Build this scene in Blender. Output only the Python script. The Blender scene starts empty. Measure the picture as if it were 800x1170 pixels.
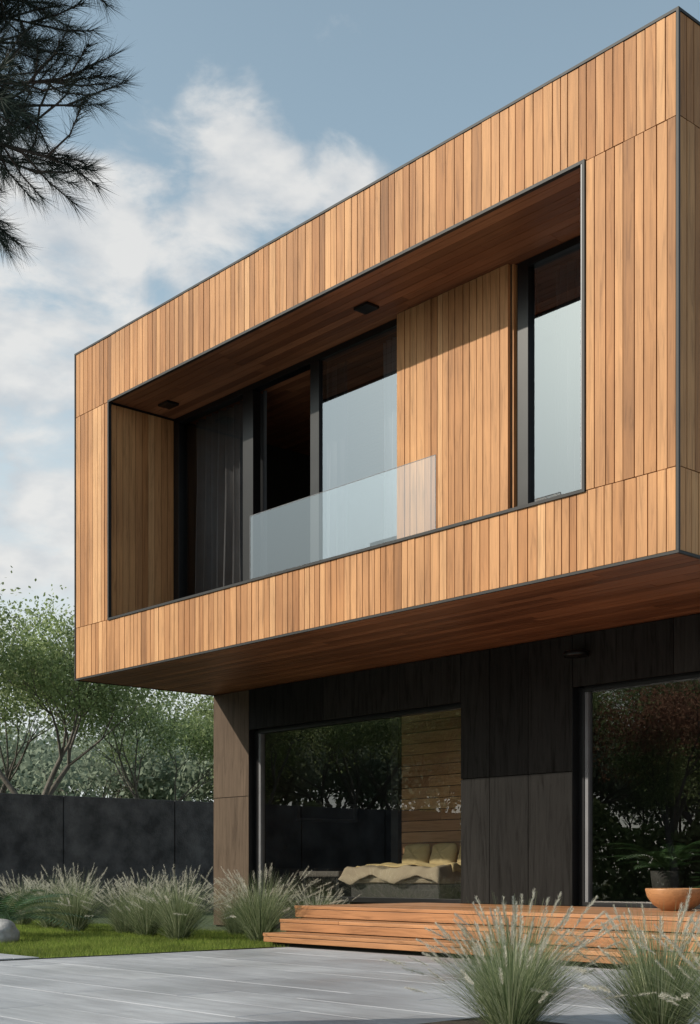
import bpy, math, random
import numpy as np
from mathutils import Vector
random.seed(7); rng=np.random.default_rng(7)
sc=bpy.context.scene
col=sc.collection

# ------------------------------------------------------------------ materials
def newmat(name):
    m=bpy.data.materials.new(name); m.use_nodes=True
    nt=m.node_tree; nt.nodes.clear()
    out=nt.nodes.new('ShaderNodeOutputMaterial')
    return m,nt,out
def N(nt,t,**kw):
    n=nt.nodes.new(t)
    for k,v in kw.items(): setattr(n,k,v)
    return n
def ramp(nt,stops):
    r=N(nt,'ShaderNodeValToRGB'); e=r.color_ramp.elements
    while len(e)>1: e.remove(e[-1])
    e[0].position=stops[0][0]; e[0].color=(*stops[0][1],1)
    for p,c in stops[1:]:
        x=e.new(p); x.color=(*c,1)
    return r
def mixc(nt,a,b,fac,mode='MIX'):
    m=N(nt,'ShaderNodeMix',data_type='RGBA',blend_type=mode)
    if hasattr(fac,'links') or hasattr(fac,'is_linked'): nt.links.new(fac,m.inputs[0])
    else: m.inputs[0].default_value=fac
    for s,v in ((m.inputs[6],a),(m.inputs[7],b)):
        if isinstance(v,tuple): s.default_value=(*v,1)
        else: nt.links.new(v,s)
    return m.outputs[2]

def wood(name,grain,stops,rough=.55,dirt=.35,bump=.15,spec=.35,gs=38):
    """grain = 'X','Y' or 'Z' axis along the board"""
    m,nt,out=newmat(name); L=nt.links.new
    g=N(nt,'ShaderNodeNewGeometry')
    rnd=g.outputs['Random Per Island']
    mul=N(nt,'ShaderNodeMath',operation='MULTIPLY'); mul.inputs[1].default_value=37.0; L(rnd,mul.inputs[0])
    add=N(nt,'ShaderNodeVectorMath',operation='ADD'); L(g.outputs['Position'],add.inputs[0]); L(mul.outputs[0],add.inputs[1])
    mp=N(nt,'ShaderNodeMapping'); s=[gs,gs,gs]; s['XYZ'.index(grain)]=1.4
    mp.inputs['Scale'].default_value=s; L(add.outputs[0],mp.inputs['Vector'])
    n1=N(nt,'ShaderNodeTexNoise'); n1.inputs['Scale'].default_value=1; n1.inputs['Detail'].default_value=4; n1.inputs['Roughness'].default_value=.68
    n1.inputs['Distortion'].default_value=.9
    L(mp.outputs[0],n1.inputs['Vector'])
    r=ramp(nt,stops); L(rnd,r.inputs[0])
    gr=ramp(nt,[(.28,(1-dirt,1-dirt*1.05,1-dirt*1.1)),(.48,(.97,)*3),(.72,(1+dirt*.5,)*3)]); L(n1.outputs['Fac'],gr.inputs[0])
    c=mixc(nt,r.outputs[0],gr.outputs[0],1.0,'MULTIPLY')
    n2=N(nt,'ShaderNodeTexNoise'); n2.inputs['Scale'].default_value=.9; n2.inputs['Detail'].default_value=3; L(g.outputs['Position'],n2.inputs['Vector'])
    r2=ramp(nt,[(.3,(.82,.80,.80)),(.7,(1.1,1.09,1.07))]); L(n2.outputs['Fac'],r2.inputs[0])
    c=mixc(nt,c,r2.outputs[0],1.0,'MULTIPLY')
    b=N(nt,'ShaderNodeBsdfPrincipled'); L(c,b.inputs['Base Color'])
    b.inputs['Roughness'].default_value=rough; b.inputs['Specular IOR Level'].default_value=spec
    bp=N(nt,'ShaderNodeBump'); bp.inputs['Strength'].default_value=bump; bp.inputs['Distance'].default_value=.01
    L(n1.outputs['Fac'],bp.inputs['Height']); L(bp.outputs[0],b.inputs['Normal'])
    L(b.outputs[0],out.inputs[0]); return m

def plain(name,c1,c2,scale=3,rough=.6,metal=0,bump=.1,detail=4,spec=.5,bscale=None,lo=.3,hi=.7):
    m,nt,out=newmat(name); L=nt.links.new
    g=N(nt,'ShaderNodeNewGeometry')
    n=N(nt,'ShaderNodeTexNoise'); n.inputs['Scale'].default_value=scale; n.inputs['Detail'].default_value=detail; n.inputs['Roughness'].default_value=.62
    L(g.outputs['Position'],n.inputs['Vector'])
    r=ramp(nt,[(lo,c1),(hi,c2)]); L(n.outputs['Fac'],r.inputs[0])
    b=N(nt,'ShaderNodeBsdfPrincipled'); L(r.outputs[0],b.inputs['Base Color'])
    b.inputs['Roughness'].default_value=rough; b.inputs['Metallic'].default_value=metal; b.inputs['Specular IOR Level'].default_value=spec
    if bump:
        n3=N(nt,'ShaderNodeTexNoise'); n3.inputs['Scale'].default_value=bscale or scale*6; n3.inputs['Detail'].default_value=3
        L(g.outputs['Position'],n3.inputs['Vector'])
        bp=N(nt,'ShaderNodeBump'); bp.inputs['Strength'].default_value=bump; bp.inputs['Distance'].default_value=.02
        L(n3.outputs['Fac'],bp.inputs['Height']); L(bp.outputs[0],b.inputs['Normal'])
    L(b.outputs[0],out.inputs[0]); return m

def leafmat(name,stops,trans=.3,rough=.6,nscale=.6,nmul=((.6,.6,.6),(1.3,1.3,1.2)),simple=False):
    m,nt,out=newmat(name); L=nt.links.new
    g=N(nt,'ShaderNodeNewGeometry')
    r=ramp(nt,stops); L(g.outputs['Random Per Island'],r.inputs[0])
    c=r.outputs[0]
    if nmul:
        n=N(nt,'ShaderNodeTexNoise'); n.inputs['Scale'].default_value=nscale; n.inputs['Detail'].default_value=1; L(g.outputs['Position'],n.inputs['Vector'])
        r2=ramp(nt,[(.35,nmul[0]),(.65,nmul[1])]); L(n.outputs['Fac'],r2.inputs[0])
        c=mixc(nt,c,r2.outputs[0],1.0,'MULTIPLY')
    if simple: b=N(nt,'ShaderNodeBsdfDiffuse'); L(c,b.inputs[0])
    else:
        b=N(nt,'ShaderNodeBsdfPrincipled'); b.inputs['Roughness'].default_value=rough; b.inputs['Specular IOR Level'].default_value=.25; L(c,b.inputs['Base Color'])
    t=N(nt,'ShaderNodeBsdfTranslucent'); L(c,t.inputs[0])
    mx=N(nt,'ShaderNodeMixShader'); mx.inputs[0].default_value=trans
    L(b.outputs[0],mx.inputs[1]); L(t.outputs[0],mx.inputs[2]); L(mx.outputs[0],out.inputs[0]); return m

def glass(name,refl,tint,rtint=(1,1,1),wavy=True):
    m,nt,out=newmat(name); L=nt.links.new
    t=N(nt,'ShaderNodeBsdfTransparent'); t.inputs[0].default_value=(*tint,1)
    g=N(nt,'ShaderNodeBsdfGlossy'); g.inputs['Roughness'].default_value=0.0; g.inputs[0].default_value=(*rtint,1)
    if wavy:
        ge=N(nt,'ShaderNodeNewGeometry')
        n=N(nt,'ShaderNodeTexNoise'); n.inputs['Scale'].default_value=.9; n.inputs['Detail'].default_value=0; L(ge.outputs['Position'],n.inputs['Vector'])
        bp=N(nt,'ShaderNodeBump'); bp.inputs['Strength'].default_value=.04; bp.inputs['Distance'].default_value=.02; L(n.outputs['Fac'],bp.inputs['Height'])
        L(bp.outputs[0],g.inputs['Normal'])
    fr=N(nt,'ShaderNodeFresnel'); fr.inputs[0].default_value=1.45
    a=N(nt,'ShaderNodeMath',operation='ADD',use_clamp=True); L(fr.outputs[0],a.inputs[0]); a.inputs[1].default_value=refl
    mx=N(nt,'ShaderNodeMixShader'); L(a.outputs[0],mx.inputs[0]); L(t.outputs[0],mx.inputs[1]); L(g.outputs[0],mx.inputs[2])
    L(mx.outputs[0],out.inputs[0]); return m

CED=[(0,(.26,.118,.046)),(.10,(.38,.18,.074)),(.28,(.475,.24,.106)),(.5,(.52,.27,.12)),(.68,(.43,.205,.084)),(.84,(.355,.16,.062)),(.9,(.50,.255,.11)),(1,(.60,.34,.165))]
M_cedar=wood('cedar_vertical','Z',CED,dirt=.38,gs=22,spec=.25,rough=.62)
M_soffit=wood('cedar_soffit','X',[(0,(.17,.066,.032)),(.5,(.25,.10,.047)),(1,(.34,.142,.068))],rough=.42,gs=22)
M_deck=wood('deck_timber','X',[(0,(.32,.145,.062)),(.5,(.42,.20,.09)),(1,(.51,.26,.125))],rough=.45,dirt=.40,gs=24)
M_dark=wood('charred_timber_panel','Z',[(0,(.011,.0105,.010)),(.5,(.019,.018,.017)),(1,(.030,.028,.026))],rough=.75,dirt=.75,bump=.6,gs=16,spec=.12)
M_pier=wood('sunlit_brown_panel','Z',[(0,(.095,.067,.047)),(1,(.118,.084,.060))],rough=.7,dirt=.45,bump=.25,gs=16,spec=.15)  # paler copy of the panel timber; sunlit brown put into its base colour
M_intwood=wood('interior_wood','X',[(0,(.40,.20,.09)),(.5,(.56,.31,.15)),(1,(.68,.40,.20))],gs=24)
M_black=plain('black_aluminium',(.008,.008,.009),(.013,.013,.014),4,.35,.3,0)
M_grey=plain('anodised_edge',(.14,.14,.15),(.18,.18,.19),4,.5,.2,0)
M_trim=plain('dark_metal_trim',(.016,.015,.015),(.022,.021,.021),4,.55,0,0,spec=.3)
M_back=plain('backing_membrane',(.012,.010,.008),(.018,.014,.012),4,.9,0,0)
M_int=plain('interior_dark_plaster',(.035,.032,.03),(.045,.042,.04),1,.8,0,0)
M_intfloor=plain('interior_floor',(.20,.17,.145),(.26,.225,.195),1,.4,0,0)
M_glassU=glass('coated_glass',.25,(.66,.68,.70),(.84,.88,.93))
M_glassG=glass('clear_tinted_glass',.10,(.90,.92,.92))
M_glassC=glass('clear_glass',.0,(.92,.93,.93))
M_glassB=glass('balustrade_glass',.15,(.84,.87,.88),(.90,.94,.97),False)
M_curt=plain('dark_curtain_fabric',(.075,.073,.078),(.11,.108,.113),2,.9,0,0)
M_curl=plain('light_curtain_fabric',(.42,.42,.43),(.52,.52,.53),2,.9,0,0)
M_wall=plain('dark_concrete',(.050,.051,.055),(.15,.152,.158),2.2,.9,0,.7,12,.2,30,.36,.72)
M_bark=plain('bark',(.08,.07,.06),(.17,.15,.13),9,.9,0,.5)
M_pbark=plain('pine_bark',(.03,.022,.018),(.07,.05,.04),9,.9,0,.5)
M_stone=plain('pale_stone',(.28,.28,.27),(.42,.41,.40),7,.8,0,.4)
M_soil=plain('soil_mulch',(.03,.022,.016),(.07,.05,.035),20,.95,0,.8)
M_leaf=leafmat('leaf_green',[(0,(.15,.20,.08)),(.4,(.25,.31,.14)),(.8,(.34,.41,.20)),(1,(.45,.50,.28))],.5,nmul=((.75,.75,.75),(1.2,1.2,1.15)),simple=True)
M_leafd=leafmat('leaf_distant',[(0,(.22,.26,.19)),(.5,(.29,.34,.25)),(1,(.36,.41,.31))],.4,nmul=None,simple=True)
M_leafr=leafmat('leaf_copper',[(0,(.20,.10,.07)),(.5,(.30,.16,.11)),(1,(.40,.25,.17))],.6,nmul=None,simple=True)
M_needle=leafmat('pine_needle',[(0,(.012,.019,.014)),(.5,(.022,.034,.025)),(1,(.05,.068,.052))],.15,.5,1.2,((.5,.5,.5),(1.6,1.6,1.6)))
M_blade=leafmat('grass_blade',[(0,(.09,.13,.055)),(.35,(.19,.24,.115)),(.7,(.34,.38,.21)),(1,(.54,.55,.38))],.4,.6,3,None)
M_plume=leafmat('grass_plume',[(0,(.50,.47,.38)),(.5,(.64,.61,.52)),(1,(.76,.73,.64))],.4,.8,3,None,simple=True)
M_lawn=leafmat('lawn_blade',[(0,(.12,.18,.035)),(.5,(.20,.27,.06)),(1,(.34,.38,.11))],.45,.6,1.2,((.75,.75,.75),(1.2,1.2,1.1)),simple=True)
M_fern=leafmat('fern_leaf',[(0,(.03,.07,.025)),(1,(.07,.13,.045))],.25,.45,4,None)
M_pillow=plain('mustard_linen',(.62,.45,.20),(.74,.56,.28),5,.9,0,.2)
M_blanket=plain('beige_linen',(.40,.31,.21),(.52,.42,.29),3,.9,0,.3)
M_sheet=plain('dark_bed_base',(.035,.031,.028),(.055,.05,.045),3,.8,0,0)

def paving_mat():
    m,nt,out=newmat('paving_stone'); L=nt.links.new
    g=N(nt,'ShaderNodeNewGeometry')
    r=ramp(nt,[(0,(.40,.41,.43)),(.5,(.44,.45,.47)),(1,(.49,.50,.515))]); L(g.outputs['Random Per Island'],r.inputs[0])
    mp=N(nt,'ShaderNodeMapping'); mp.inputs['Scale'].default_value=(1.2,9,9); L(g.outputs['Position'],mp.inputs['Vector'])
    n=N(nt,'ShaderNodeTexNoise'); n.inputs['Scale'].default_value=1.5; n.inputs['Detail'].default_value=6; n.inputs['Roughness'].default_value=.7; L(mp.outputs[0],n.inputs['Vector'])
    r2=ramp(nt,[(.3,(.72,.72,.73)),(.7,(1.12,1.12,1.12))]); L(n.outputs['Fac'],r2.inputs[0])
    c=mixc(nt,r.outputs[0],r2.outputs[0],1.0,'MULTIPLY')
    n3=N(nt,'ShaderNodeTexNoise'); n3.inputs['Scale'].default_value=.7; n3.inputs['Detail'].default_value=4; L(g.outputs['Position'],n3.inputs['Vector'])
    r3=ramp(nt,[(.35,(.80,.80,.81)),(.62,(1.04,1.04,1.04))]); L(n3.outputs['Fac'],r3.inputs[0])
    c=mixc(nt,c,r3.outputs[0],1.0,'MULTIPLY')
    rr=N(nt,'ShaderNodeMapRange'); rr.inputs['From Min'].default_value=.3; rr.inputs['From Max'].default_value=.7; rr.inputs['To Min'].default_value=.28; rr.inputs['To Max'].default_value=.6; L(n3.outputs['Fac'],rr.inputs['Value'])
    b=N(nt,'ShaderNodeBsdfPrincipled'); L(c,b.inputs['Base Color']); L(rr.outputs[0],b.inputs['Roughness'])
    bp=N(nt,'ShaderNodeBump'); bp.inputs['Strength'].default_value=.15; bp.inputs['Distance'].default_value=.01; L(n.outputs['Fac'],bp.inputs['Height']); L(bp.outputs[0],b.inputs['Normal'])
    L(b.outputs[0],out.inputs[0]); return m
M_pave=paving_mat()
def ground_mat():
    m,nt,out=newmat('ground_turf'); L=nt.links.new
    g=N(nt,'ShaderNodeNewGeometry')
    n=N(nt,'ShaderNodeTexNoise'); n.inputs['Scale'].default_value=.8; n.inputs['Detail'].default_value=8; n.inputs['Roughness'].default_value=.75; L(g.outputs['Position'],n.inputs['Vector'])
    r=ramp(nt,[(.3,(.03,.045,.015)),(.55,(.055,.08,.024)),(.75,(.085,.10,.04))]); L(n.outputs['Fac'],r.inputs[0])
    b=N(nt,'ShaderNodeBsdfPrincipled'); L(r.outputs[0],b.inputs['Base Color']); b.inputs['Roughness'].default_value=.95
    L(b.outputs[0],out.inputs[0]); return m
M_ground=ground_mat()

# ------------------------------------------------------------------ mesh helpers
def mesh_obj(name,verts,faces,mat,parent=None,smooth=False,loc=(0,0,0),rotz=0,scale=1):
    me=bpy.data.meshes.new(name)
    verts=np.asarray(verts,dtype=np.float32).reshape(-1,3)
    if isinstance(faces,np.ndarray):
        k=faces.shape[1]; nf=len(faces)
        me.vertices.add(len(verts)); me.vertices.foreach_set('co',verts.ravel())
        me.loops.add(nf*k); me.loops.foreach_set('vertex_index',faces.astype(np.int32).ravel())
        me.polygons.add(nf); me.polygons.foreach_set('loop_start',np.arange(0,nf*k,k,dtype=np.int32))
        me.update(calc_edges=True)
    else:
        me.from_pydata(verts.tolist(),[],faces)
    mats=mat if isinstance(mat,(list,tuple)) else [mat]
    for mm in mats: me.materials.append(mm)
    if smooth: me.polygons.foreach_set('use_smooth',[True]*len(me.polygons))
    return obj(name,me,parent,loc,rotz,scale)
def obj(name,me,parent=None,loc=(0,0,0),rotz=0,scale=1):
    o=bpy.data.objects.new(name,me); col.objects.link(o)
    o.location=loc; o.rotation_euler=(0,0,rotz); o.scale=(scale,)*3
    if parent: o.parent=parent
    return o
def empty(name,loc=(0,0,0),rotz=0):
    e=bpy.data.objects.new(name,None); col.objects.link(e); e.location=loc; e.rotation_euler=(0,0,rotz); e.empty_display_size=.3; return e
BF=[(0,3,2,1),(4,5,6,7),(0,1,5,4),(1,2,6,5),(2,3,7,6),(3,0,4,7)]
class MB:
    def __init__(s): s.v=[]; s.f=[]
    def box(s,x0,x1,y0,y1,z0,z1):
        if x1<x0:x0,x1=x1,x0
        if y1<y0:y0,y1=y1,y0
        if z1<z0:z0,z1=z1,z0
        b=len(s.v)
        s.v+=[(x0,y0,z0),(x1,y0,z0),(x1,y1,z0),(x0,y1,z0),(x0,y0,z1),(x1,y0,z1),(x1,y1,z1),(x0,y1,z1)]
        s.f+=[tuple(b+i for i in q) for q in BF]; return s
    def done(s,name,mat,parent=None,bevel=0):
        o=mesh_obj(name,s.v,s.f,mat,parent)
        if bevel:
            m=o.modifiers.new('bevel','BEVEL'); m.width=bevel; m.segments=2; m.limit_method='ANGLE'
        return o
def box(name,x0,x1,y0,y1,z0,z1,mat,parent=None,bevel=0):
    return MB().box(x0,x1,y0,y1,z0,z1).done(name,mat,parent,bevel)
def boards(mb,plane,u0,u1,v0,v1,d0,d1,width=.1,gap=.008,var=.0,split=None,rough=.002):
    n=max(1,round((u1-u0)/width)); ws=[1+random.uniform(-var,var) for _ in range(n)]
    t=sum(ws); p=u0
    for w in ws:
        q=p+w/t*(u1-u0); a,b=p+gap/2,q-gap/2
        segs=[(v0,v1)]
        if split:
            segs=[]; c=v0; nx=v0+random.uniform(.3,1)*split
            while nx<v1-.3: segs.append((c,nx-.003)); c=nx; nx+=split*random.uniform(.7,1.2)
            segs.append((c,v1))
        for (s,e) in segs:
            j=random.uniform(0,rough)
            dd=(d0+(j if d0<d1 else -j),d1)
            if plane=='XZ': mb.box(a,b,dd[0],dd[1],s,e)
            elif plane=='YZ': mb.box(dd[0],dd[1],a,b,s,e)
            elif plane=='YX': mb.box(s,e,a,b,dd[0],dd[1])
            elif plane=='ZX': mb.box(s,e,dd[0],dd[1],a,b)
        p=q

# ------------------------------------------------------------------ ground & paving
S=400
mesh_obj('ground',[(-S,-S,0),(S,-S,0),(S,S,0),(-S,S,0)],[(0,1,2,3)],M_ground)
pv=MB()
y=-12.0; k=0
while y<-.62:
    x0=-4.25; x1=x0+[.6,1.2,1.8][k%3]
    while x0<9:
        pv.box(x0+.003,x1-.003,y+.003,min(y+.447,-.56),-.02,.03+random.uniform(-.001,.001))
        x0=x1; x1+=1.8
    y+=.45; k+=1
y=-12.0
while y<-3.3:
    x0=-12.0
    while x0<-4.5:
        pv.box(x0+.003,min(x0+1.497,-4.41),y+.003,min(y+.447,-3.2),-.02,.03+random.uniform(-.001,.001)); x0+=1.5
    y+=.45
pv.done('stone_paving',M_pave,None,.003)
dr=MB(); dr.box(-4.40,-4.385,-12,-.6,-.02,.028).box(-4.275,-4.26,-12,-.6,-.02,.028)
yy=-12
while yy<-.62: dr.box(-4.385,-4.275,yy,yy+.012,0.0,.022); yy+=.03
dr.done('drainage_channel',M_black)
box('planting_bed',1.5,3.6,-4.95,-3.85,.0,.045,M_soil)
def tri_blades(n,xr,yr,h,w,z=0):
    x=rng.uniform(*xr,n); yv=rng.uniform(*yr,n); a=rng.uniform(0,2*np.pi,n); hh=h*rng.uniform(.5,1.3,n)
    lean=rng.normal(0,.35,(n,2))*hh[:,None]
    v=np.zeros((n,3,3)); v[:,0]=np.c_[x-np.cos(a)*w/2,yv-np.sin(a)*w/2,np.full(n,z)]
    v[:,1]=np.c_[x+np.cos(a)*w/2,yv+np.sin(a)*w/2,np.full(n,z)]
    v[:,2]=np.c_[x+lean[:,0],yv+lean[:,1],z+hh]
    return v.reshape(-1,3),np.arange(n*3).reshape(-1,3)
v,f=tri_blades(90000,(-14,-4.42),(-3.18,1.2),.05,.007)
mesh_obj('lawn',v,f,M_lawn)

# ------------------------------------------------------------------ house
H=empty('modern_house')
L0=-9.44; ZB,ZT=3.34,7.68; OX0,OX1=-8.59,-.94; OZ0,OZ1=4.03,6.83; D=8.0
sh=MB()
sh.box(L0+.04,-.04,.04,D,ZB+.04,OZ0-.05)
sh.box(L0+.04,-.04,.04,D,OZ1+.04,ZT-.05)
sh.box(L0+.04,OX0-.04,.04,D,OZ0-.05,OZ1+.04)
sh.box(OX1+.04,-.04,.04,D,OZ0-.05,OZ1+.04)
sh.box(OX0-.04,OX1+.04,D-.2,D-.01,OZ0-.05,OZ1+.04)
sh.done('upper_shell',M_back,H)
fb=MB(); e=.022
boards(fb,'XZ',L0+e,-e,ZB+e,OZ0-.004,0,.037,.1,.010,.25,None,.005)
boards(fb,'XZ',L0+e,-e,OZ1+.004,ZT-e,0,.037,.1,.010,.25,None,.005)
boards(fb,'XZ',L0+e,OX0-.012,OZ0+.004,OZ1-.004,0,.037,.1,.010,.25,None,.005)
boards(fb,'XZ',OX1+.012,-e,OZ0+.004,OZ1-.004,0,.037,.1,.010,.25,None,.005)
fb.done('front_cladding',M_cedar,H)
sb=MB()
for z0,z1 in ((ZB+e,OZ0-.004),(OZ0+.004,OZ1-.004),(OZ1+.004,ZT-e)):
    boards(sb,'YZ',e,D,z0,z1,0,-.037,.1,.009,.2)
    boards(sb,'YZ',e,D,z0,z1,L0,L0+.037,.1,.009,.2)
sb.done('side_cladding',M_cedar,H)
rv=MB()
boards(rv,'YZ',.012,1.0,OZ0,OZ1-.03,OX0,OX0-.038,.1,.007,.1)
boards(rv,'YZ',.012,1.0,OZ0,OZ1-.03,OX1,OX1+.038,.1,.007,.1)
rv.done('recess_side_cladding',M_cedar,H)
cb=MB()
boards(cb,'YX',.012,5.0,OX0,OX1,OZ1,OZ1+.038,.11,.006,0,2.6)
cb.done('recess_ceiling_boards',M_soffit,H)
sf=MB()
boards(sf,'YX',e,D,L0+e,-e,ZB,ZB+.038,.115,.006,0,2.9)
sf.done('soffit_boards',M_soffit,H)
t=MB(); a=.018; p=.006
t.box(L0-p,p,-p,a,ZT-a,ZT+p); t.box(L0-p,p,-p,a,ZB-p,ZB+a-.001)
t.box(L0-p,L0+a,-p,a,ZB+a,ZT-a); t.box(-a,p,-p,a,ZB+a,ZT-a)
t.box(-a,p,a,D,ZT-a,ZT+p); t.box(-a,p,a,D,ZB-p,ZB+a-.001)
t.box(L0-p,L0+a,a,D,ZT-a,ZT+p); t.box(L0-p,L0+a,a,D,ZB-p,ZB+a-.001)
q=.016
t.box(OX0-.012,OX0+q,-.014,.03,OZ0+q,OZ1-q); t.box(OX1-q,OX1+.012,-.014,.03,OZ0+q,OZ1-q)
t.box(OX0-.012,OX1+.012,-.014,.03,OZ0-.012,OZ0+q); t.box(OX0-.012,OX1+.012,-.014,.03,OZ1-q,OZ1+.012)
t.done('metal_edge_trim',M_trim,H)
ge=MB(); ge.box(OX1-.03,OX1-q-.002,-.010,.02,OZ0+q,OZ1-q)
ge.done('opening_edge_highlight',M_grey,H)
box('roof_sheet',L0+.03,-.03,.03,D,ZT-.049,ZT-.03,M_trim,H)
box('balcony_floor',OX0+.001,OX1-.001,.032,1.0,OZ0-.05,OZ0-.02,M_trim,H)
box('upper_room_floor',OX0-.03,OX1+.03,1.18,7.7,OZ0-.05,OZ0-.01,M_intfloor,H)
box('upper_room_back_wall',OX0,OX1,5.0,5.1,OZ0,OZ1+.03,M_int,H)
box('upper_room_partition',-3.5,-3.4,1.2,5.0,OZ0,OZ1,M_int,H)
box('upper_room_left_wall',OX0-.035,OX0+.02,1.13,5.0,OZ0,OZ1-.002,M_int,H)
fr=MB(); F0,F1=1.0,1.12
zb,zt=OZ0-.02,OZ1-.004
fr.box(OX0+.002,-4.24,F0,F1,zt-.07,zt); fr.box(OX0+.002,-4.24,F0,F1,zb,zb+.06)
for xa,xb in ((-8.585,-8.47),(-7.07,-6.86),(-5.76,-5.60)):
    fr.box(xa,xb,F0,F1,zb+.06,zt-.07)
fr.box(-2.56,-2.42,F0,F1+.02,zb,zt); fr.box(-2.42,OX1-.003,F0,F1,zt-.07,zt); fr.box(-2.42,OX1-.003,F0,F1,zb,zb+.06)
fr.box(OX1-.09,OX1-.003,F0,F1,zb+.06,zt-.07)
fr.done('upper_window_frames',M_black,H,.004)
def pane(name,x0,x1,y,z0,z1,mat):
    return mesh_obj(name,[(x0,y,z0),(x1,y,z0),(x1,y,z1),(x0,y,z1)],[(0,1,2,3)],mat,H)
pane('upper_pane_1',-8.47,-7.07,1.07,zb+.06,zt-.07,M_glassC)
pane('upper_pane_3',-5.60,-4.25,1.03,zb+.06,zt-.07,M_glassU)
pane('upper_pane_4',-2.42,OX1-.09,1.05,zb+.06,zt-.07,M_glassU)
box('pane_edge_profile',-4.262,-4.235,.985,1.05,zb,zt,M_grey,H)
wp=MB(); boards(wp,'XZ',-4.22,-2.62,OZ0-.015,OZ1-.004,.93,.97,.1,.009,.25,None,.005); wp.done('recess_wall_cladding',M_cedar,H)
wp=MB(); boards(wp,'YZ',.972,1.1,OZ0-.015,OZ1-.004,-2.585,-2.61,.07,.006); wp.done('recess_wall_return',M_cedar,H)
box('recess_wall_core',-4.22,-2.612,.971,1.2,OZ0-.015,OZ1-.004,M_back,H)
def curtain(name,x0,x1,y,z0,z1,mat,folds,amp=.05,parent=H):
    n=folds*10; vs=[];fs=[]
    for i in range(n+1):
        u=i/n; a=u*folds*2*math.pi
        for j in range(7):
            w=j/6; am=amp*(.55+.45*(1-w))*(1+.3*math.sin(u*17+w*2))
            vs.append((x0+(x1-x0)*u+.01*math.sin(a*2),y+am*math.sin(a+.3*math.sin(w*3+u*9)),z0+(z1-z0)*w))
    for i in range(n):
        for j in range(6):
            b=i*7+j; fs.append((b,b+7,b+8,b+1))
    return mesh_obj(name,vs,fs,mat,parent,True)
curtain('curtain_1',-8.45,-6.9,1.26,OZ0,OZ1-.02,M_curt,10,.08)
curtain('curtain_2',-4.85,-4.1,1.32,OZ0,OZ1-.02,M_curl,7,.06)
curtain('curtain_3',-2.35,-1.75,1.34,OZ0,OZ1-.02,M_curt,6)
curtain('curtain_4',-6.0,-5.5,1.36,OZ0,OZ1-.02,M_curt,4)
mesh_obj('glass_balustrade',[(-5.75,.11,OZ0-.02),(-2.82,.11,OZ0-.02),(-2.82,.11,4.80),(-5.75,.11,4.80)],[(0,1,2,3)],M_glassB,H)
mb=MB(); mb.box(-5.75,-2.82,.106,.114,4.801,4.805); mb.box(-2.819,-2.815,.106,.114,OZ0,4.80); mb.box(-5.755,-5.751,.106,.114,OZ0,4.80); mb.done('balustrade_glass_edges',M_grey,H)
box('balustrade_shoe',-5.75,-2.82,.075,.14,OZ0-.02,OZ0+.03,M_trim,H)
fx=MB()
for (x,y) in ((-4.3,.56),(-8.15,.62)):
    fx.box(x-.11,x+.11,y-.09,y+.09,OZ1-.03,OZ1+.001)
fx.done('ceiling_downlights',M_black,H,.006)

# lower storey
W=2.26; WX0,WX1,RX0,RX1=-8.6,-4.53,-2.88,-.45; WZ=2.77; FZ=.42
ls=MB()
ls.box(L0+.03,WX0-.005,W+.03,W+.3,0,ZB+.0); ls.box(WX0-.005,WX1+.005,W+.03,W+.3,WZ+.03,ZB)
ls.box(WX1+.005,RX0-.005,W+.03,W+.3,0,ZB); ls.box(RX0-.005,RX1+.005,W+.03,W+.3,WZ+.03,ZB)
ls.box(RX1+.005,-.03,W+.03,W+.3,0,ZB)
ls.box(L0+.03,L0+.2,W+.3,D,0,ZB); ls.box(-.2,-.03,W+.3,D,0,ZB); ls.box(L0+.2,-.2,D-.2,D,0,ZB)
ls.box(L0+.2,-.2,W+.3,D-.2,0,FZ-.02)
ls.done('lower_shell',M_back,H)
g=.004
def panels(pn,xs,zs,y0=W,y1=W+.028):
    for i in range(len(xs)-1):
        for j in range(len(zs)-1):
            pn.box(xs[i]+g,xs[i+1]-g,y0,y1,zs[j]+g,zs[j+1]-g)
pr=MB(); panels(pr,[L0,WX0],[.02,1.85,ZB-.004]); pr.done('left_pier_panels',M_pier,H,.002)
pn=MB()
panels(pn,[WX0,-7.0,-5.6,WX1],[WZ+.0,ZB-.004])
panels(pn,[WX1,-4.08,-3.5,RX0],[FZ,1.87,ZB-.004])
panels(pn,[RX0,-1.6,RX1],[WZ,ZB-.004]); panels(pn,[RX1,0],[FZ,1.87,ZB-.004])
ys=[W+.03,3.6,5,6.4,D]
for i in range(4):
    for (z0,z1) in ((.02,1.85),(1.85,ZB-.004)):
        pn.box(L0,L0+.028,ys[i]+g,ys[i+1]-g,z0+g,z1-g); pn.box(-.028,0,ys[i]+g,ys[i+1]-g,z0+g,z1-g)
pn.done('lower_wall_panels',M_dark,H,.002)
gf=MB(); y0,y1=W+.10,W+.20
def gframe(x0,x1):
    gf.box(x0,x0+.08,y0,y1,FZ,WZ); gf.box(x1-.05,x1,y0,y1,FZ,WZ)
    gf.box(x0+.08,x1-.05,y0,y1,WZ-.05,WZ+.03); gf.box(x0+.08,x1-.05,y0,y1,FZ-.02,FZ+.045)
    gf.box(x0-.004,x0-.001,W+.005,y0,FZ,WZ)
gframe(WX0,WX1); gframe(RX0,RX1)
gf.done('ground_window_frames',M_black,H,.003)
eg=MB(); eg.box(WX0+.082,WX0+.13,y0+.01,y1-.02,FZ+.046,WZ-.051); eg.box(RX0+.082,RX0+.125,y0+.01,y1-.02,FZ+.046,WZ-.051)
eg.done('sliding_door_profiles',M_grey,H)
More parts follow.
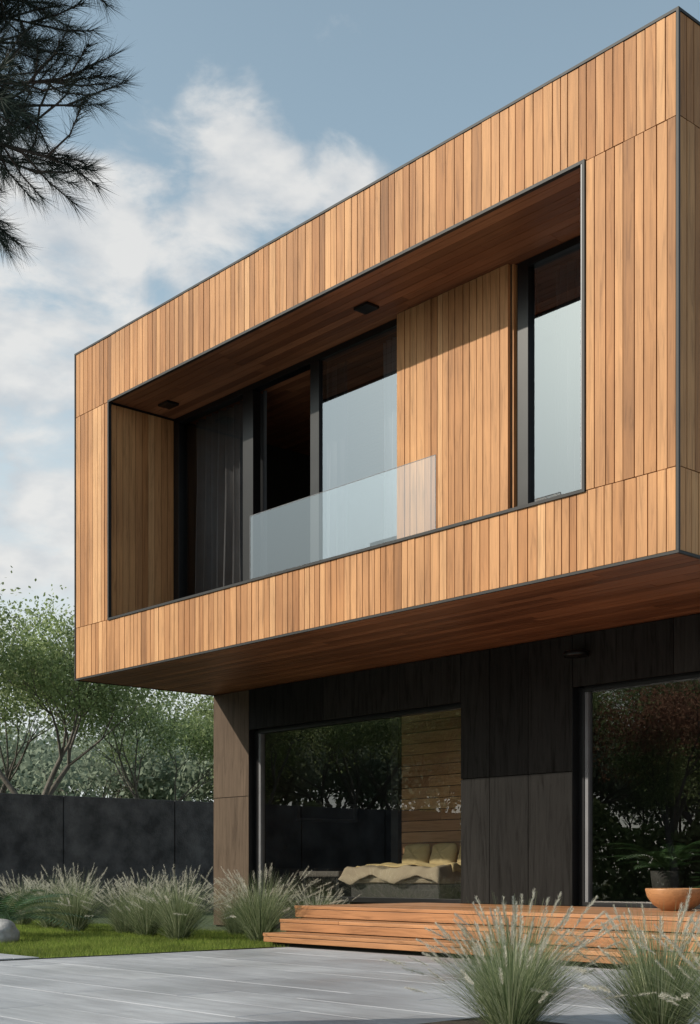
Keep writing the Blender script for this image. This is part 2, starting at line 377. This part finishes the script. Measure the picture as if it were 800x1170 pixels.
pane('ground_pane_1',WX0+.13,WX1-.05,W+.15,FZ+.045,WZ-.05,M_glassG)
pane('ground_pane_3',RX0+.125,RX1-.05,W+.15,FZ+.045,WZ-.05,M_glassG)
box('interior_floor',L0+.2,-.2,W+.2,D-.2,FZ-.02,FZ-.005,M_intfloor,H)
box('interior_partition',-4.45,-4.3,W+.3,D-.2,FZ,ZB,M_int,H)
box('interior_ceiling',L0+.2,-.2,W+.3,D-.2,ZB-.12,ZB-.05,M_int,H)
box('interior_left_wall',L0+.2,L0+.24,W+.3,D-.2,FZ,ZB-.12,M_int,H)
BY=4.12
iw=MB(); boards(iw,'ZX',FZ,ZB-.12,-7.45,-4.45,BY,BY+.04,.16,.010,0,1.7); iw.done('bedroom_feature_wall',M_intwood,H)
box('bedroom_column',-7.62,-7.47,BY-.05,BY+.15,FZ,ZB-.12,M_sheet,H)
box('bedroom_rear_wall',-7.46,-4.45,BY+.05,BY+.15,FZ,ZB-.12,M_int,H)
box('living_rear_wall',-4.3,-.2,6.2,6.3,FZ,ZB-.12,plain('maroon_plaster',(.055,.030,.025),(.068,.040,.033),1,.8,0,0),H)
sw=MB(); xx=L0+.241
sw.box(xx,xx+.05,3.6,4.8,1.80,1.84); sw.box(xx,xx+.05,3.6,4.8,1.56,1.60); sw.box(xx,xx+.05,3.6,3.64,1.60,1.80); sw.box(xx,xx+.05,4.76,4.8,1.60,1.80)
sw.done('wall_shelf_frame',M_grey,H)
box('low_cabinet',-9.1,-8.5,2.9,4.3,FZ,FZ+.42,M_sheet,H,.01)
def lathe(name,prof,mat,parent=None,loc=(0,0,0),seg=40,smooth=True):
    vs=[];fs=[]
    for r,z in prof:
        for i in range(seg):
            a=2*math.pi*i/seg; vs.append((r*math.cos(a),r*math.sin(a),z))
    for j in range(len(prof)-1):
        for i in range(seg):
            fs.append((j*seg+i,j*seg+(i+1)%seg,(j+1)*seg+(i+1)%seg,(j+1)*seg+i))
    return mesh_obj(name,vs,fs,mat,parent,smooth,loc)
lathe('wall_lamp',[(0.001,-.025),(.13,-.025),(.135,-.015),(.135,.02),(.12,.03),(.001,.03)],M_black,H,(-2.75,W-.1,3.1))

# bed
B=empty('bed',(0,0,0))
bx0,bx1,by0,by1=-7.08,-5.35,2.72,4.03
box('bed_base',bx0+.05,bx1-.03,by0+.05,by1,FZ,FZ+.22,M_sheet,B,.02)
box('mattress',bx0,bx1,by0,by1-.02,FZ+.22,FZ+.40,M_blanket,B,.05)
def drape():
    vs=[];fs=[];nx,ny=60,44
    for i in range(nx+1):
        for j in range(ny+1):
            u=bx0-.07+(bx1-bx0+.14)*i/nx; v=by0-.07+(.85+.10*math.sin(i*.21))*j/ny
            z=FZ+.43+.012*math.sin(u*9+v*4)+.012*math.sin(v*13-u*5)+.008*math.sin(u*23)
            dx=max(0,bx0-u,u-bx1); dy=max(0,by0-v)
            z-=(2.2+.8*math.sin(u*7))*max(dx,dy)
            vs.append((u,v,z))
    for i in range(nx):
        for j in range(ny):
            b=i*(ny+1)+j; fs.append((b,b+ny+1,b+ny+2,b+1))
    o=mesh_obj('blanket',vs,fs,M_blanket,B,True); m=o.modifiers.new('s','SOLIDIFY'); m.thickness=.02
    vs=[];fs=[]
    for i in range(nx+1):
        for j in range(13):
            u=bx0-.09+(bx1-bx0+.18)*i/nx; v=by0+.22+.36*j/12+.05*math.sin(i*.17)
            z=FZ+.462+.012*math.sin(u*9+v*4)+.012*math.sin(v*13-u*5)+.012*math.sin(v*30+u*6)
            z-=2.6*max(0,bx0-.05-u,u-bx1-.05); vs.append((u,v,z))
    for i in range(nx):
        for j in range(12):
            b=i*13+j; fs.append((b,b+13,b+14,b+1))
    o=mesh_obj('throw',vs,fs,M_pillow,B,True); m=o.modifiers.new('s','SOLIDIFY'); m.thickness=.015
drape()
def pillow(name,loc,w,h,d,tilt,mat,par,rz=0):
    vs=[];fs=[];n=36;m=18
    sp=lambda x,e: math.copysign(abs(x)**e,x)
    for j in range(m+1):
        ph=-math.pi/2+math.pi*j/m
        for i in range(n):
            th=2*math.pi*i/n
            cx=sp(math.cos(th),.4); cy=sp(math.sin(th),.4); c=sp(math.cos(ph),.7)
            vs.append((w/2*cx*c+.008*math.sin(cy*7),d/2*math.sin(ph)+.006*math.sin(cx*6+cy*5),h/2*cy*c))
    for j in range(m):
        for i in range(n):
            fs.append((j*n+i,j*n+(i+1)%n,(j+1)*n+(i+1)%n,(j+1)*n+i))
    o=mesh_obj(name,vs,fs,mat,par,True,loc); o.rotation_euler=(tilt,0,rz)
for i,(x,rz) in enumerate(((-6.80,.05),(-6.28,-.06),(-5.75,.04))):
    pillow('pillow_%d'%(i+1),(x,3.78,FZ+.585),.47,.36,.19,-.35,M_pillow,B,rz)
box('headboard',bx0,bx1,4.04,4.10,FZ,FZ+.52,M_sheet,B,.01)
OT=empty('bedroom_bench')
box('bench_seat',-8.1,-7.25,2.75,3.15,FZ+.30,FZ+.38,plain('taupe_upholstery',(.10,.085,.07),(.13,.11,.09),4,.8,0,.2),OT,.02)
for i,x in enumerate((-8.05,-7.35)): box('bench_leg_%d'%(i+1),x,x+.05,2.79,3.11,FZ,FZ+.299,M_black,OT)

# ------------------------------------------------------------------ deck & steps
DK=empty('wooden_deck')
def deckpart(name,x0,x1,y0,y1,z1):
    mb=MB(); boards(mb,'YX',y0,y1,x0,x1,z1,z1-.035,.14,.007,0,3.2,.001)
    mb.done(name,M_deck,DK,.003)
deckpart('deck_boards',-5.15,2.5,.26,W+.02,FZ)
box('deck_fascia',-5.14,2.49,.266,.288,.292,FZ-.040,M_deck,DK,.003)
deckpart('upper_tread',-4.95,2.5,-.11,.262,.285)
box('upper_riser',-4.94,2.49,-.104,-.084,.162,.245,M_deck,DK,.003)
deckpart('lower_tread',-4.78,2.5,-.47,-.108,.155)
box('lower_riser',-4.77,2.49,-.464,-.444,.062,.115,M_deck,DK,.003)
box('deck_frame',-4.70,2.4,-.40,W,.0,.117,M_back,DK)
box('deck_frame_2',-4.88,2.42,-.07,W,.12,.247,M_back,DK)
box('deck_frame_3',-5.08,2.45,.30,W,.25,.383,M_back,DK)
bw=lathe('wooden_bowl',[(.001,0),(.13,0),(.15,.012),(.22,.06),(.27,.13),(.29,.20),(.285,.212),(.272,.21),(.25,.14),(.19,.07),(.10,.04),(.001,.035)],
  wood('bowl_wood','X',[(0,(.40,.19,.085)),(1,(.44,.22,.10))],.35),None,(-1.22,1.75,FZ))

# ------------------------------------------------------------------ boundary wall
BW=empty('boundary_wall')
fx0=-15.5
mb=MB(); yy=-9.0
while yy<16:
    mb.box(fx0-.2,fx0,yy+.012,yy+2.45-.012,0,2.19); yy+=2.45
mb.done('concrete_panels',M_wall,BW,.006)
box('wall_core',fx0-.17,fx0-.03,-9,15.9,0,2.14,M_back,BW)

# ------------------------------------------------------------------ trees
def tube(segs,sides=6):
    n=len(segs); P0=np.array([s[0] for s in segs]);P1=np.array([s[1] for s in segs]);r0=np.array([s[2] for s in segs]);r1=np.array([s[3] for s in segs])
    d=P1-P0; d/=np.linalg.norm(d,axis=1)[:,None]+1e-9
    ref=np.where(np.abs(d[:,2:3])>.9,np.array([[1,0,0]]),np.array([[0,0,1]]))
    u=np.cross(d,ref); u/=np.linalg.norm(u,axis=1)[:,None]; w=np.cross(d,u)
    a=np.arange(sides)*2*np.pi/sides
    ring=np.cos(a)[None,:,None]*u[:,None]+np.sin(a)[None,:,None]*w[:,None]
    A=P0[:,None]+ring*r0[:,None,None]; Bv=P1[:,None]+ring*r1[:,None,None]
    v=np.concatenate([A,Bv],1).reshape(-1,3)
    b=(np.arange(n)*2*sides)[:,None]; i=np.arange(sides)[None]; j=(i+1)%sides
    f=np.stack([b+i,b+j,b+sides+j,b+sides+i],-1).reshape(-1,4)
    return v,f
def leaves(pts,size,seed=0):
    r=np.random.default_rng(seed); n=len(pts)
    a=r.normal(size=(n,3)); a/=np.linalg.norm(a,axis=1)[:,None]
    b=r.normal(size=(n,3)); b-=a*(a*b).sum(1)[:,None]; b/=np.linalg.norm(b,axis=1)[:,None]
    s=size*r.uniform(.6,1.3,n)[:,None]
    v=np.stack([pts-a*s*.5,pts+b*s*.28,pts+a*s*.5,pts-b*s*.28],1).reshape(-1,3)
    return v,np.arange(n*4).reshape(-1,4)
def join(parts):
    vs=[];fs=[];mi=[];o=0
    for v,f,m in parts:
        vs.append(v);fs.append(f+o);mi+= [m]*len(f);o+=len(v)
    return np.concatenate(vs),np.concatenate(fs),mi
def gen_tree(seed,height=7,spread=.55,leafn=46,lsize=.11,levels=5,multi=3,cl=.26):
    r=random.Random(seed); nr=np.random.default_rng(seed); segs=[];tips=[]
    def grow(p,d,l,rad,lev):
        nseg=3; q=p; dd=d.copy(); rr=rad
        for k in range(nseg):
            dd=dd+Vector((r.gauss(0,.11),r.gauss(0,.11),r.gauss(.02,.06))); dd.normalize()
            nq=q+dd*l/nseg; nr_=rr*(.88 if lev<levels else .75)
            segs.append((tuple(q),tuple(nq),rr,nr_)); q=nq; rr=nr_
            if lev>=levels-1: tips.append(tuple(q))
        if lev<levels:
            for c in range(3 if lev>0 else multi):
                ax=Vector((r.gauss(0,1),r.gauss(0,1),r.gauss(0,.5))); ax-=dd*ax.dot(dd); ax.normalize()
                ang=spread*r.uniform(.5,1.35)
                nd=(dd*math.cos(ang)+ax*math.sin(ang)); nd.z+=.10; nd.normalize()
                grow(q,nd,l*r.uniform(.66,.9),rr*r.uniform(.6,.75),lev+1)
    grow(Vector((0,0,-.1)),Vector((r.uniform(-.1,.1),r.uniform(-.1,.1),1)).normalized(),height*.2,height*.015,0)
    T=np.array(tips); sel=nr.random(len(T))<.9; T=T[sel]
    pts=np.repeat(T,leafn,0)+nr.normal(0,cl,(len(T)*leafn,3))*np.array([1,1,.7])
    k=height/max(pts[:,2].max(),.1)
    v1,f1=tube(segs,5); v2,f2=leaves(pts,lsize/k,seed)
    V,F,mi=join([(v1,f1,0),(v2,f2,1)]); V=V*k
    return V,F,mi
def tree_mesh(name,seed,leafmat_,**kw):
    V,F,mi=gen_tree(seed,**kw)
    me=bpy.data.meshes.new(name); nf=len(F)
    me.vertices.add(len(V)); me.vertices.foreach_set('co',V.astype(np.float32).ravel())
    me.loops.add(nf*4); me.loops.foreach_set('vertex_index',F.astype(np.int32).ravel())
    me.polygons.add(nf); me.polygons.foreach_set('loop_start',np.arange(0,nf*4,4,dtype=np.int32))
    me.update(calc_edges=True); me.materials.append(M_bark); me.materials.append(leafmat_)
    me.polygons.foreach_set('material_index',mi)
    return me
tA=tree_mesh('tree_a',11,M_leaf,height=7.2,spread=.62,leafn=18,lsize=.085,cl=.20)
tB=tree_mesh('tree_b',23,M_leaf,height=7.0,spread=.6,leafn=18,lsize=.085,cl=.20)
tC=tree_mesh('tree_c',5,M_leaf,height=6.5,spread=.66,leafn=18,lsize=.085,cl=.20)
tR=tree_mesh('tree_r',31,M_leafr,height=7.0,spread=.62,leafn=14,lsize=.09)
for me,x,y,rz,s in ((tA,-22.8,6.6,.4,1.18),(tB,-24.8,11.0,1.2,1.06),(tC,-21.8,3.4,2.2,1.22),(tC,-26,16.3,.3,1.1),(tA,-29,20,3,1.1),(tB,-24,-2,2,1.0),(tB,-27.5,8.0,4.2,1.2)):
    obj('deciduous_tree',me,None,(x,y,0),rz,s)
for me,x,y,rz,s in ((tA,-25,-10,1,1.1),(tB,-21.5,-13.5,2,1.15),(tC,-27,-15,.5,1.3),(tA,-30,-8,.5,1.3),(tB,-23,-19,3,1.3),(tC,-19,-18,4,1.1),
                    (tA,-22,-27,1,1.45),(tB,-27,-24,2,1.5),(tC,-18,-29,.5,1.5),(tA,-31,-20,2.5,1.5),(tB,-34,-14,2.5,1.5),(tC,-14,-31,2.5,1.5)):
    obj('deciduous_tree',me,None,(x,y,0),rz,s)
for x,y,rz,s in ((-15.0,-17.0,1,1.15),(-12.6,-20,2.4,1.15)):
    obj('copper_leaf_tree',tR,None,(x,y,0),rz,s)
nr=np.random.default_rng(9); npt=50000
tt=nr.random(npt); hx=-31+29*tt; hy=-6-25*tt
off=nr.normal(0,.45,npt); hzz=nr.random(npt)**.8*(2.3+.35*np.sin(tt*60)+.25*np.sin(tt*143))
pts=np.c_[hx+off*.65,hy+off*.75,hzz]
v,f=leaves(pts,.22,9); mesh_obj('reflection_hedge',v,f,M_leaf)  # unseen row, added to darken the pale gap below trees in window reflections
r_=np.random.default_rng(3)
base=[gen_tree(s,height=8.0,spread=.6,leafn=8,lsize=.30,levels=4,multi=4,cl=.5) for s in (41,42,43)]
def place(x,y,s,a,i):
    V,F,mi=base[i%3]; c,s_=math.cos(a),math.sin(a); Rm=np.array([[c,-s_,0],[s_,c,0],[0,0,1]])
    return (V@Rm.T)*s+np.array([x,y,0]),F,mi
Vs=[];Fs=[];Mi=[];o=0
i=0
for ang in np.arange(20,200,2.8):
    for dist in (48,62):
        a=math.radians(ang+r_.uniform(-1,1)); dd=dist+r_.uniform(-5,5)
        x=6.1-math.sin(a)*dd; y=-8.94+math.cos(a)*dd
        V,F,mi=place(x,y,r_.uniform(.8,1.1)*dist/58*(1.35 if ang>90 else 1),r_.uniform(0,6),i); i+=1
        Vs.append(V);Fs.append(F+o);Mi+=mi;o+=len(V)
o_=mesh_obj('distant_trees',np.concatenate(Vs),np.concatenate(Fs),[M_bark,M_leafd]); o_.data.polygons.foreach_set('material_index',Mi)

# ------------------------------------------------------------------ pine
def pine():
    r=random.Random(4); nr=np.random.default_rng(4)
    segs=[]; needles=[]
    hz=9.0
    for k in range(12):
        z0=k*hz/12-.3*(k==0); z1=(k+1)*hz/12
        segs.append(((.06*math.sin(z0),0,z0),(.06*math.sin(z1),0,z1),.17*(1-.75*k/12),.17*(1-.75*(k+1)/12)))
    limbs=[(5.3,(1.46,.1,5.02)),(5.2,(1.34,-.3,4.86)),(5.0,(1.22,.2,4.72)),(4.9,(1.40,.35,4.50)),(4.75,(1.48,-.1,4.34)),(4.6,(1.34,.1,4.14)),
           (4.45,(1.0,.3,4.0)),(5.6,(1.42,.2,5.25)),(5.4,(1.1,.5,5.15)),(4.9,(1.0,.5,4.6)),(5.9,(1.5,-.3,5.4)),(6.2,(1.3,.4,5.7)),(5.1,(1.1,-.5,4.95)),
           (5.4,(.95,.2,5.05)),(4.8,(1.15,.6,4.34)),(4.9,(.85,-.2,4.8)),(5.2,(.85,.4,5.3)),(4.6,(.8,-.3,4.25)),(5.5,(.8,-.5,5.45)),
           (5.6,(1.15,.0,5.3)),(5.3,(1.2,.3,4.9)),(4.7,(1.2,-.3,4.2)),(4.5,(.7,.2,4.08)),(5.0,(1.0,.0,4.9)),(4.7,(.95,.1,4.45)),(5.2,(1.3,.0,4.98))]
    nv=len(limbs)
    for _ in range(20):
        z=r.uniform(4.8,8.4); a=r.uniform(.9,2*math.pi-.9); l=(9.2-z)*.33+.5
        limbs.append((z,(l*math.cos(a),l*math.sin(a),z-r.uniform(-.1,.4))))
    def tuft(p,d,l=.2,n=110,nl=.13):
        d=d/np.linalg.norm(d)
        t=nr.uniform(0,1,n)**.8
        base=p[None]+d[None]*(t*l)[:,None]
        u=nr.normal(size=(n,3)); u-=d*(u@d)[:,None]; u/=np.linalg.norm(u,axis=1)[:,None]
        ang=nr.uniform(.3,1.15,n)*(1.15-.5*t)
        dr=d[None]*np.cos(ang)[:,None]+u*np.sin(ang)[:,None]; dr[:,2]-=.06
        L=nl*nr.uniform(.7,1.15,n)
        side=np.cross(dr,nr.normal(size=(n,3))); side/=np.linalg.norm(side,axis=1)[:,None]
        tip=base+dr*L[:,None]
        needles.append(np.stack([base-side*.0013,base+side*.0013,tip],1))
    for li,(z0,e) in enumerate(limbs):
        p0=np.array([0,0,z0]);p1=np.array(e); vis=li<nv
        pts=[p0]; K=7
        for k in range(1,K+1):
            t=k/K; q=p0*(1-t)+p1*t; q[2]+=-.08*math.sin(t*math.pi); q+=nr.normal(0,.025,3); pts.append(q)
        for k in range(K): segs.append((tuple(pts[k]),tuple(pts[k+1]),.022*(1-.8*k/K),.022*(1-.8*(k+1)/K)))
        nt_=36 if vis else 8
        for _ in range(nt_):
            t=r.uniform(.2,1); k=min(K-1,int(t*K)); q=pts[k]*(1-(t*K-k))+pts[k+1]*(t*K-k)
            d=(pts[k+1]-pts[k]); d/=np.linalg.norm(d)
            d2=d+nr.normal(0,.75,3)*np.array([1,1,.9]); d2[2]+=.05; d2/=np.linalg.norm(d2)
            tl=r.uniform(.05,.2); q2=q+d2*tl; segs.append((tuple(q),tuple(q2),.006,.004))
            d3=d2+nr.normal(0,.2,3); d3[2]+=.12; d3/=np.linalg.norm(d3)
            segs.append((tuple(q2),tuple(q2+d3*.15),.004,.002))
            tuft(q2-d3*.05,d3,n=105 if vis else 60)
        tuft(pts[-1],pts[-1]-pts[-2])
    v,f=tube(segs,6)
    P=empty('pine_tree',(-.31,-6.95,.03),math.radians(48.3))
    mesh_obj('trunk_and_branches',v,f,M_pbark,P)
    nd=np.concatenate(needles); mesh_obj('needles',nd.reshape(-1,3),np.arange(len(nd)*3).reshape(-1,3),M_needle,P)
pine()

# ------------------------------------------------------------------ ornamental grass
def grass_mesh(name,seed,h,rad,n,npl,w=.004,hairs=70):
    r=np.random.default_rng(seed); K=5
    def strips(n,L,ang,w0,bend):
        phi=r.uniform(0,2*np.pi,n); br=r.uniform(0,.09,n)*1.0
        out=np.c_[np.cos(phi),np.sin(phi),np.zeros(n)]
        base=out*br[:,None]; t=np.linspace(0,1,K)
        a=ang
        pos=base[:,None]+out[:,None]*((np.sin(a)[:,None]*t+bend[:,None]*t**2.2)*L[:,None])[:,:,None]
        z=(np.cos(a)[:,None]*t-bend[:,None]*.75*t**2.4)*L[:,None]
        pos[:,:,2]=np.maximum(z,.005)
        side=np.c_[-np.sin(phi),np.cos(phi),np.zeros(n)]
        tw=r.normal(0,.5,n); side=side*np.cos(tw)[:,None]+out*np.sin(tw)[:,None]
        wd=w0*(1-t**1.5)+.0005
        A=pos-side[:,None]*wd[None,:,None]/2; Bv=pos+side[:,None]*wd[None,:,None]/2
        v=np.stack([A,Bv],2).reshape(-1,3)
        b=(np.arange(n)*K*2)[:,None]; k=np.arange(K-1)[None]*2
        f=np.stack([b+k,b+k+1,b+k+3,b+k+2],-1).reshape(-1,4)
        return v,f,pos
    L=h*r.uniform(.5,1.1,n); ang=np.abs(r.normal(0,.42,n)).clip(0,1.15); bend=r.uniform(.05,.6,n)*(rad/h)*1.1
    v1,f1,_=strips(n,L,ang,w,bend)
    L=h*r.uniform(.8,1.2,npl); ang=np.abs(r.normal(0,.42,npl)).clip(0,.95); bend=r.uniform(.05,.35,npl)
    v2,f2,pos=strips(npl,L,ang,w*.5,bend)
    p3=pos[:,-1]; p2=pos[:,-2]; d=p3-p2; d/=np.linalg.norm(d,axis=1)[:,None]
    m=npl*hairs; idx=np.repeat(np.arange(npl),hairs)
    t=r.uniform(-.14,.02,m)*h/.75
    b=p3[idx]+d[idx]*t[:,None]
    u=r.normal(size=(m,3)); u-=d[idx]*(u*d[idx]).sum(1)[:,None]; u/=np.linalg.norm(u,axis=1)[:,None]
    prof=np.sin(np.clip((t/(h/.75)+.15)/.17,0,1)*np.pi)**.6
    hl=.026*h/.75*(.4+.7*prof)
    tip=b+(d[idx]*.8+u*.6)*hl[:,None]
    s=np.cross(d[idx],u)*.0012
    v3=np.stack([b-s,b+s,tip+s*.3,tip-s*.3],1).reshape(-1,3); f3=np.arange(m*4).reshape(-1,4)
    V,F,mi=join([(v1,f1,0),(v2,f2,0),(v3,f3,1)])
    o=mesh_obj('fountain_grass',V,F,[M_blade,M_plume]); me=o.data; me.polygons.foreach_set('material_index',mi)
    bpy.data.objects.remove(o); return me
gm=[grass_mesh('g%d'%i,50+i,.74,.45,1300,90,.0045,55) for i in range(3)]
for i,(x,y,s) in enumerate(((-5.55,.10,1.15),(-6.5,-.35,1.08),(-7.4,-.2,1.05),(-8.2,.0,.95),(-9.0,-.25,1.12),(-10.1,.0,1.05),(-5.6,.95,.85),(-7.0,.85,.8),(-11.3,.2,1.0))):
    obj('fountain_grass',gm[i%3],None,(x,y,0),i*1.3,s)
gf_=[grass_mesh('h%d'%i,80+i,.60,.36,1900,60,.0032,100) for i in range(2)]
for i,(x,y,s) in enumerate(((1.78,-4.0,1.04),(2.60,-3.95,1.0),(2.15,-4.45,.85),(3.2,-4.2,.9))):
    obj('fountain_grass',gf_[i%2],None,(x,y,.045),i*1.7,s)

def fern_mesh(seed,L=.8,nf=16):
    r=random.Random(seed); vs=[];fs=[]
    for k in range(nf):
        a=2*math.pi*k/nf+r.uniform(-.2,.2); l=L*r.uniform(.7,1.1); el=r.uniform(.5,1.25)
        o=Vector((math.cos(a),math.sin(a),0)); sd=Vector((-math.sin(a),math.cos(a),0))
        M=30; prev=None
        for i in range(M+1):
            t=i/M; p=o*(math.cos(el)*t+.25*t*t)*l+Vector((0,0,(math.sin(el)*t-.55*t*t)*l))
            if prev is not None:
                d=(p-prev).normalized(); b=len(vs)
                vs+=[tuple(prev-sd*.003),tuple(prev+sd*.003),tuple(p+sd*.003),tuple(p-sd*.003)]; fs.append((b,b+1,b+2,b+3))
                if t>.12:
                    ll=.17*L*math.sin(min(1,t*1.05)*math.pi)**.7+.01
                    for sgn in (-1,1):
                        tip=p+sd*sgn*ll+d*ll*.45-Vector((0,0,ll*.2)); b=len(vs)
                        vs+= [tuple(p-d*.007),tuple((p+tip)/2-d*.010),tuple(tip),tuple((p+tip)/2+d*.010),]
                        fs.append((b,b+1,b+2,b+3))
            prev=p
    return vs,fs
v,f=fern_mesh(2,1.25,22); mesh_obj('fern_plant',v,f,M_fern,None,False,(-8.35,-1.65,.15))
v,f=fern_mesh(5,.85,18); pf=mesh_obj('potted_fern',v,f,M_fern,None,False,(-2.15,2.95,FZ+.38))
lathe('pot',[(.001,-.375),(.13,-.375),(.17,-.1),(.18,.0),(.165,.0),(.15,-.05),(.001,-.05)],M_sheet,pf)
v,f=fern_mesh(8,.45,16); pf=mesh_obj('potted_fern',v,f,M_fern,None,False,(-1.45,2.85,FZ+.2))
lathe('pot',[(.001,-.195),(.09,-.195),(.12,-.05),(.125,.0),(.11,.0),(.10,-.03),(.001,-.03)],M_sheet,pf)
def rock(name,loc,s,seed):
    import mathutils
    bpy.ops.mesh.primitive_ico_sphere_add(subdivisions=4,radius=1,location=(0,0,0)); o=bpy.context.object; o.name=name
    for vv in o.data.vertices:
        n=mathutils.noise.noise(vv.co*1.3+Vector((seed,0,0)))*.25+mathutils.noise.noise(vv.co*4+Vector((seed,0,0)))*.05
        c=vv.co*(1+n); vv.co=Vector((c.x*s[0],c.y*s[1],c.z*s[2]))
    o.data.materials.append(M_stone); o.location=loc
    o.data.polygons.foreach_set('use_smooth',[True]*len(o.data.polygons)); return o
rock('garden_boulder',(-7.35,-2.2,.1),(.32,.24,.17),3)
rock('garden_boulder',(-7.9,-2.25,.08),(.28,.2,.14),8)

# ------------------------------------------------------------------ sun, sky
sd=Vector((.6,1,-.65)).normalized()
el=math.asin(-sd.z); rot=math.atan2(-sd.x,-sd.y)
ld=bpy.data.lights.new('sun','SUN'); ld.energy=4.3; ld.angle=math.radians(.6); ld.color=(1,.92,.79)
lo=bpy.data.objects.new('sun',ld); col.objects.link(lo); lo.rotation_euler=sd.to_track_quat('-Z','Y').to_euler(); lo.location=(0,0,30)
w=bpy.data.worlds.new('World'); sc.world=w; w.use_nodes=True; nt=w.node_tree; nt.nodes.clear(); Lk=nt.links.new
out=N(nt,'ShaderNodeOutputWorld'); bg=N(nt,'ShaderNodeBackground'); bg.inputs[1].default_value=.1
sky=N(nt,'ShaderNodeTexSky',sky_type='NISHITA'); sky.sun_disc=False; sky.sun_elevation=el; sky.sun_rotation=rot; sky.air_density=1.0; sky.dust_density=.8; sky.ozone_density=1.2
hs=N(nt,'ShaderNodeHueSaturation'); hs.inputs['Saturation'].default_value=.68; hs.inputs['Value'].default_value=1.0; Lk(sky.outputs[0],hs.inputs['Color'])
tint=mixc(nt,hs.outputs[0],(1.80,1.98,1.80),1.0,'MULTIPLY')
tc=N(nt,'ShaderNodeTexCoord'); nrm=N(nt,'ShaderNodeVectorMath',operation='NORMALIZE'); Lk(tc.outputs['Generated'],nrm.inputs[0])
wn=N(nt,'ShaderNodeTexNoise'); wn.inputs['Scale'].default_value=9; wn.inputs['Detail'].default_value=3; Lk(nrm.outputs[0],wn.inputs['Vector'])
ws=N(nt,'ShaderNodeVectorMath',operation='SUBTRACT'); Lk(wn.outputs['Color'],ws.inputs[0]); ws.inputs[1].default_value=(.5,.5,.5)
wm=N(nt,'ShaderNodeVectorMath',operation='MULTIPLY'); Lk(ws.outputs[0],wm.inputs[0]); wm.inputs[1].default_value=(.10,.10,.06)
wa=N(nt,'ShaderNodeVectorMath',operation='ADD'); Lk(nrm.outputs[0],wa.inputs[0]); Lk(wm.outputs[0],wa.inputs[1])
wdn=N(nt,'ShaderNodeVectorMath',operation='NORMALIZE'); Lk(wa.outputs[0],wdn.inputs[0])
mp=N(nt,'ShaderNodeMapping'); mp.inputs['Scale'].default_value=(11,11,22); Lk(nrm.outputs[0],mp.inputs['Vector'])
n1=N(nt,'ShaderNodeTexNoise'); n1.inputs['Scale'].default_value=1; n1.inputs['Detail'].default_value=8; n1.inputs['Roughness'].default_value=.58; n1.inputs['Distortion'].default_value=.25; Lk(mp.outputs[0],n1.inputs['Vector'])
acc=None
for az,elv,rad,st in ((52.0,28.2,4.6,.40),(48.5,28.0,2.8,.32),(56.6,28.0,3.0,.24),(62,23.0,9.0,.36),(62,15.0,8.5,.32),(55.5,25.2,4.5,.24),(45.3,33.6,3.6,.18),(50.5,26.2,3.0,.28),
                      (135,32,14,.16),(120,22,12,.12)):
    a=math.radians(az); e_=math.radians(elv)
    dv=(-math.sin(a)*math.cos(e_),math.cos(a)*math.cos(e_),math.sin(e_))
    dp=N(nt,'ShaderNodeVectorMath',operation='DOT_PRODUCT'); Lk(wdn.outputs[0],dp.inputs[0]); dp.inputs[1].default_value=dv
    mr=N(nt,'ShaderNodeMapRange',interpolation_type='SMOOTHSTEP'); mr.inputs['From Min'].default_value=math.cos(math.radians(rad)); mr.inputs['From Max'].default_value=1; mr.inputs['To Max'].default_value=st
    Lk(dp.outputs['Value'],mr.inputs['Value'])
    if acc is None: acc=mr.outputs[0]
    else:
        m=N(nt,'ShaderNodeMath',operation='MAXIMUM'); Lk(acc,m.inputs[0]); Lk(mr.outputs[0],m.inputs[1]); acc=m.outputs[0]
ad=N(nt,'ShaderNodeMath',operation='ADD'); Lk(n1.outputs['Fac'],ad.inputs[0]); Lk(acc,ad.inputs[1])
cm=N(nt,'ShaderNodeMapRange',interpolation_type='SMOOTHSTEP'); cm.inputs['From Min'].default_value=.64; cm.inputs['From Max'].default_value=.90; cm.inputs['To Max'].default_value=.86; Lk(ad.outputs[0],cm.inputs['Value'])
n2=N(nt,'ShaderNodeTexNoise'); n2.inputs['Scale'].default_value=2.0; n2.inputs['Detail'].default_value=4; Lk(mp.outputs[0],n2.inputs['Vector'])
cr=ramp(nt,[(.35,(6.0,6.3,6.6)),(.62,(8.3,8.2,8.0))]); Lk(n2.outputs['Fac'],cr.inputs[0])
sx=N(nt,'ShaderNodeSeparateXYZ'); Lk(nrm.outputs[0],sx.inputs[0])
hz=N(nt,'ShaderNodeMapRange',interpolation_type='SMOOTHSTEP'); hz.inputs['From Min'].default_value=.44; hz.inputs['From Max'].default_value=.10; hz.inputs['To Max'].default_value=.88; Lk(sx.outputs['Z'],hz.inputs['Value'])
c1=mixc(nt,tint,(7.5,7.8,7.9),hz.outputs[0])
c2=mixc(nt,c1,cr.outputs[0],cm.outputs[0])
Lk(c2,bg.inputs[0]); Lk(bg.outputs[0],out.inputs[0])

# ------------------------------------------------------------------ camera
cd=bpy.data.cameras.new('camera'); co=bpy.data.objects.new('camera',cd); col.objects.link(co)
co.location=(6.10,-8.94,.79); co.rotation_euler=(math.radians(90),0,math.radians(48.3))
cd.sensor_fit='HORIZONTAL'; cd.sensor_width=36; cd.lens=67.77; cd.shift_y=.514; cd.clip_end=1500; cd.clip_start=.05
sc.camera=co
sc.view_settings.view_transform='Standard'; sc.view_settings.look='None'; sc.view_settings.exposure=0
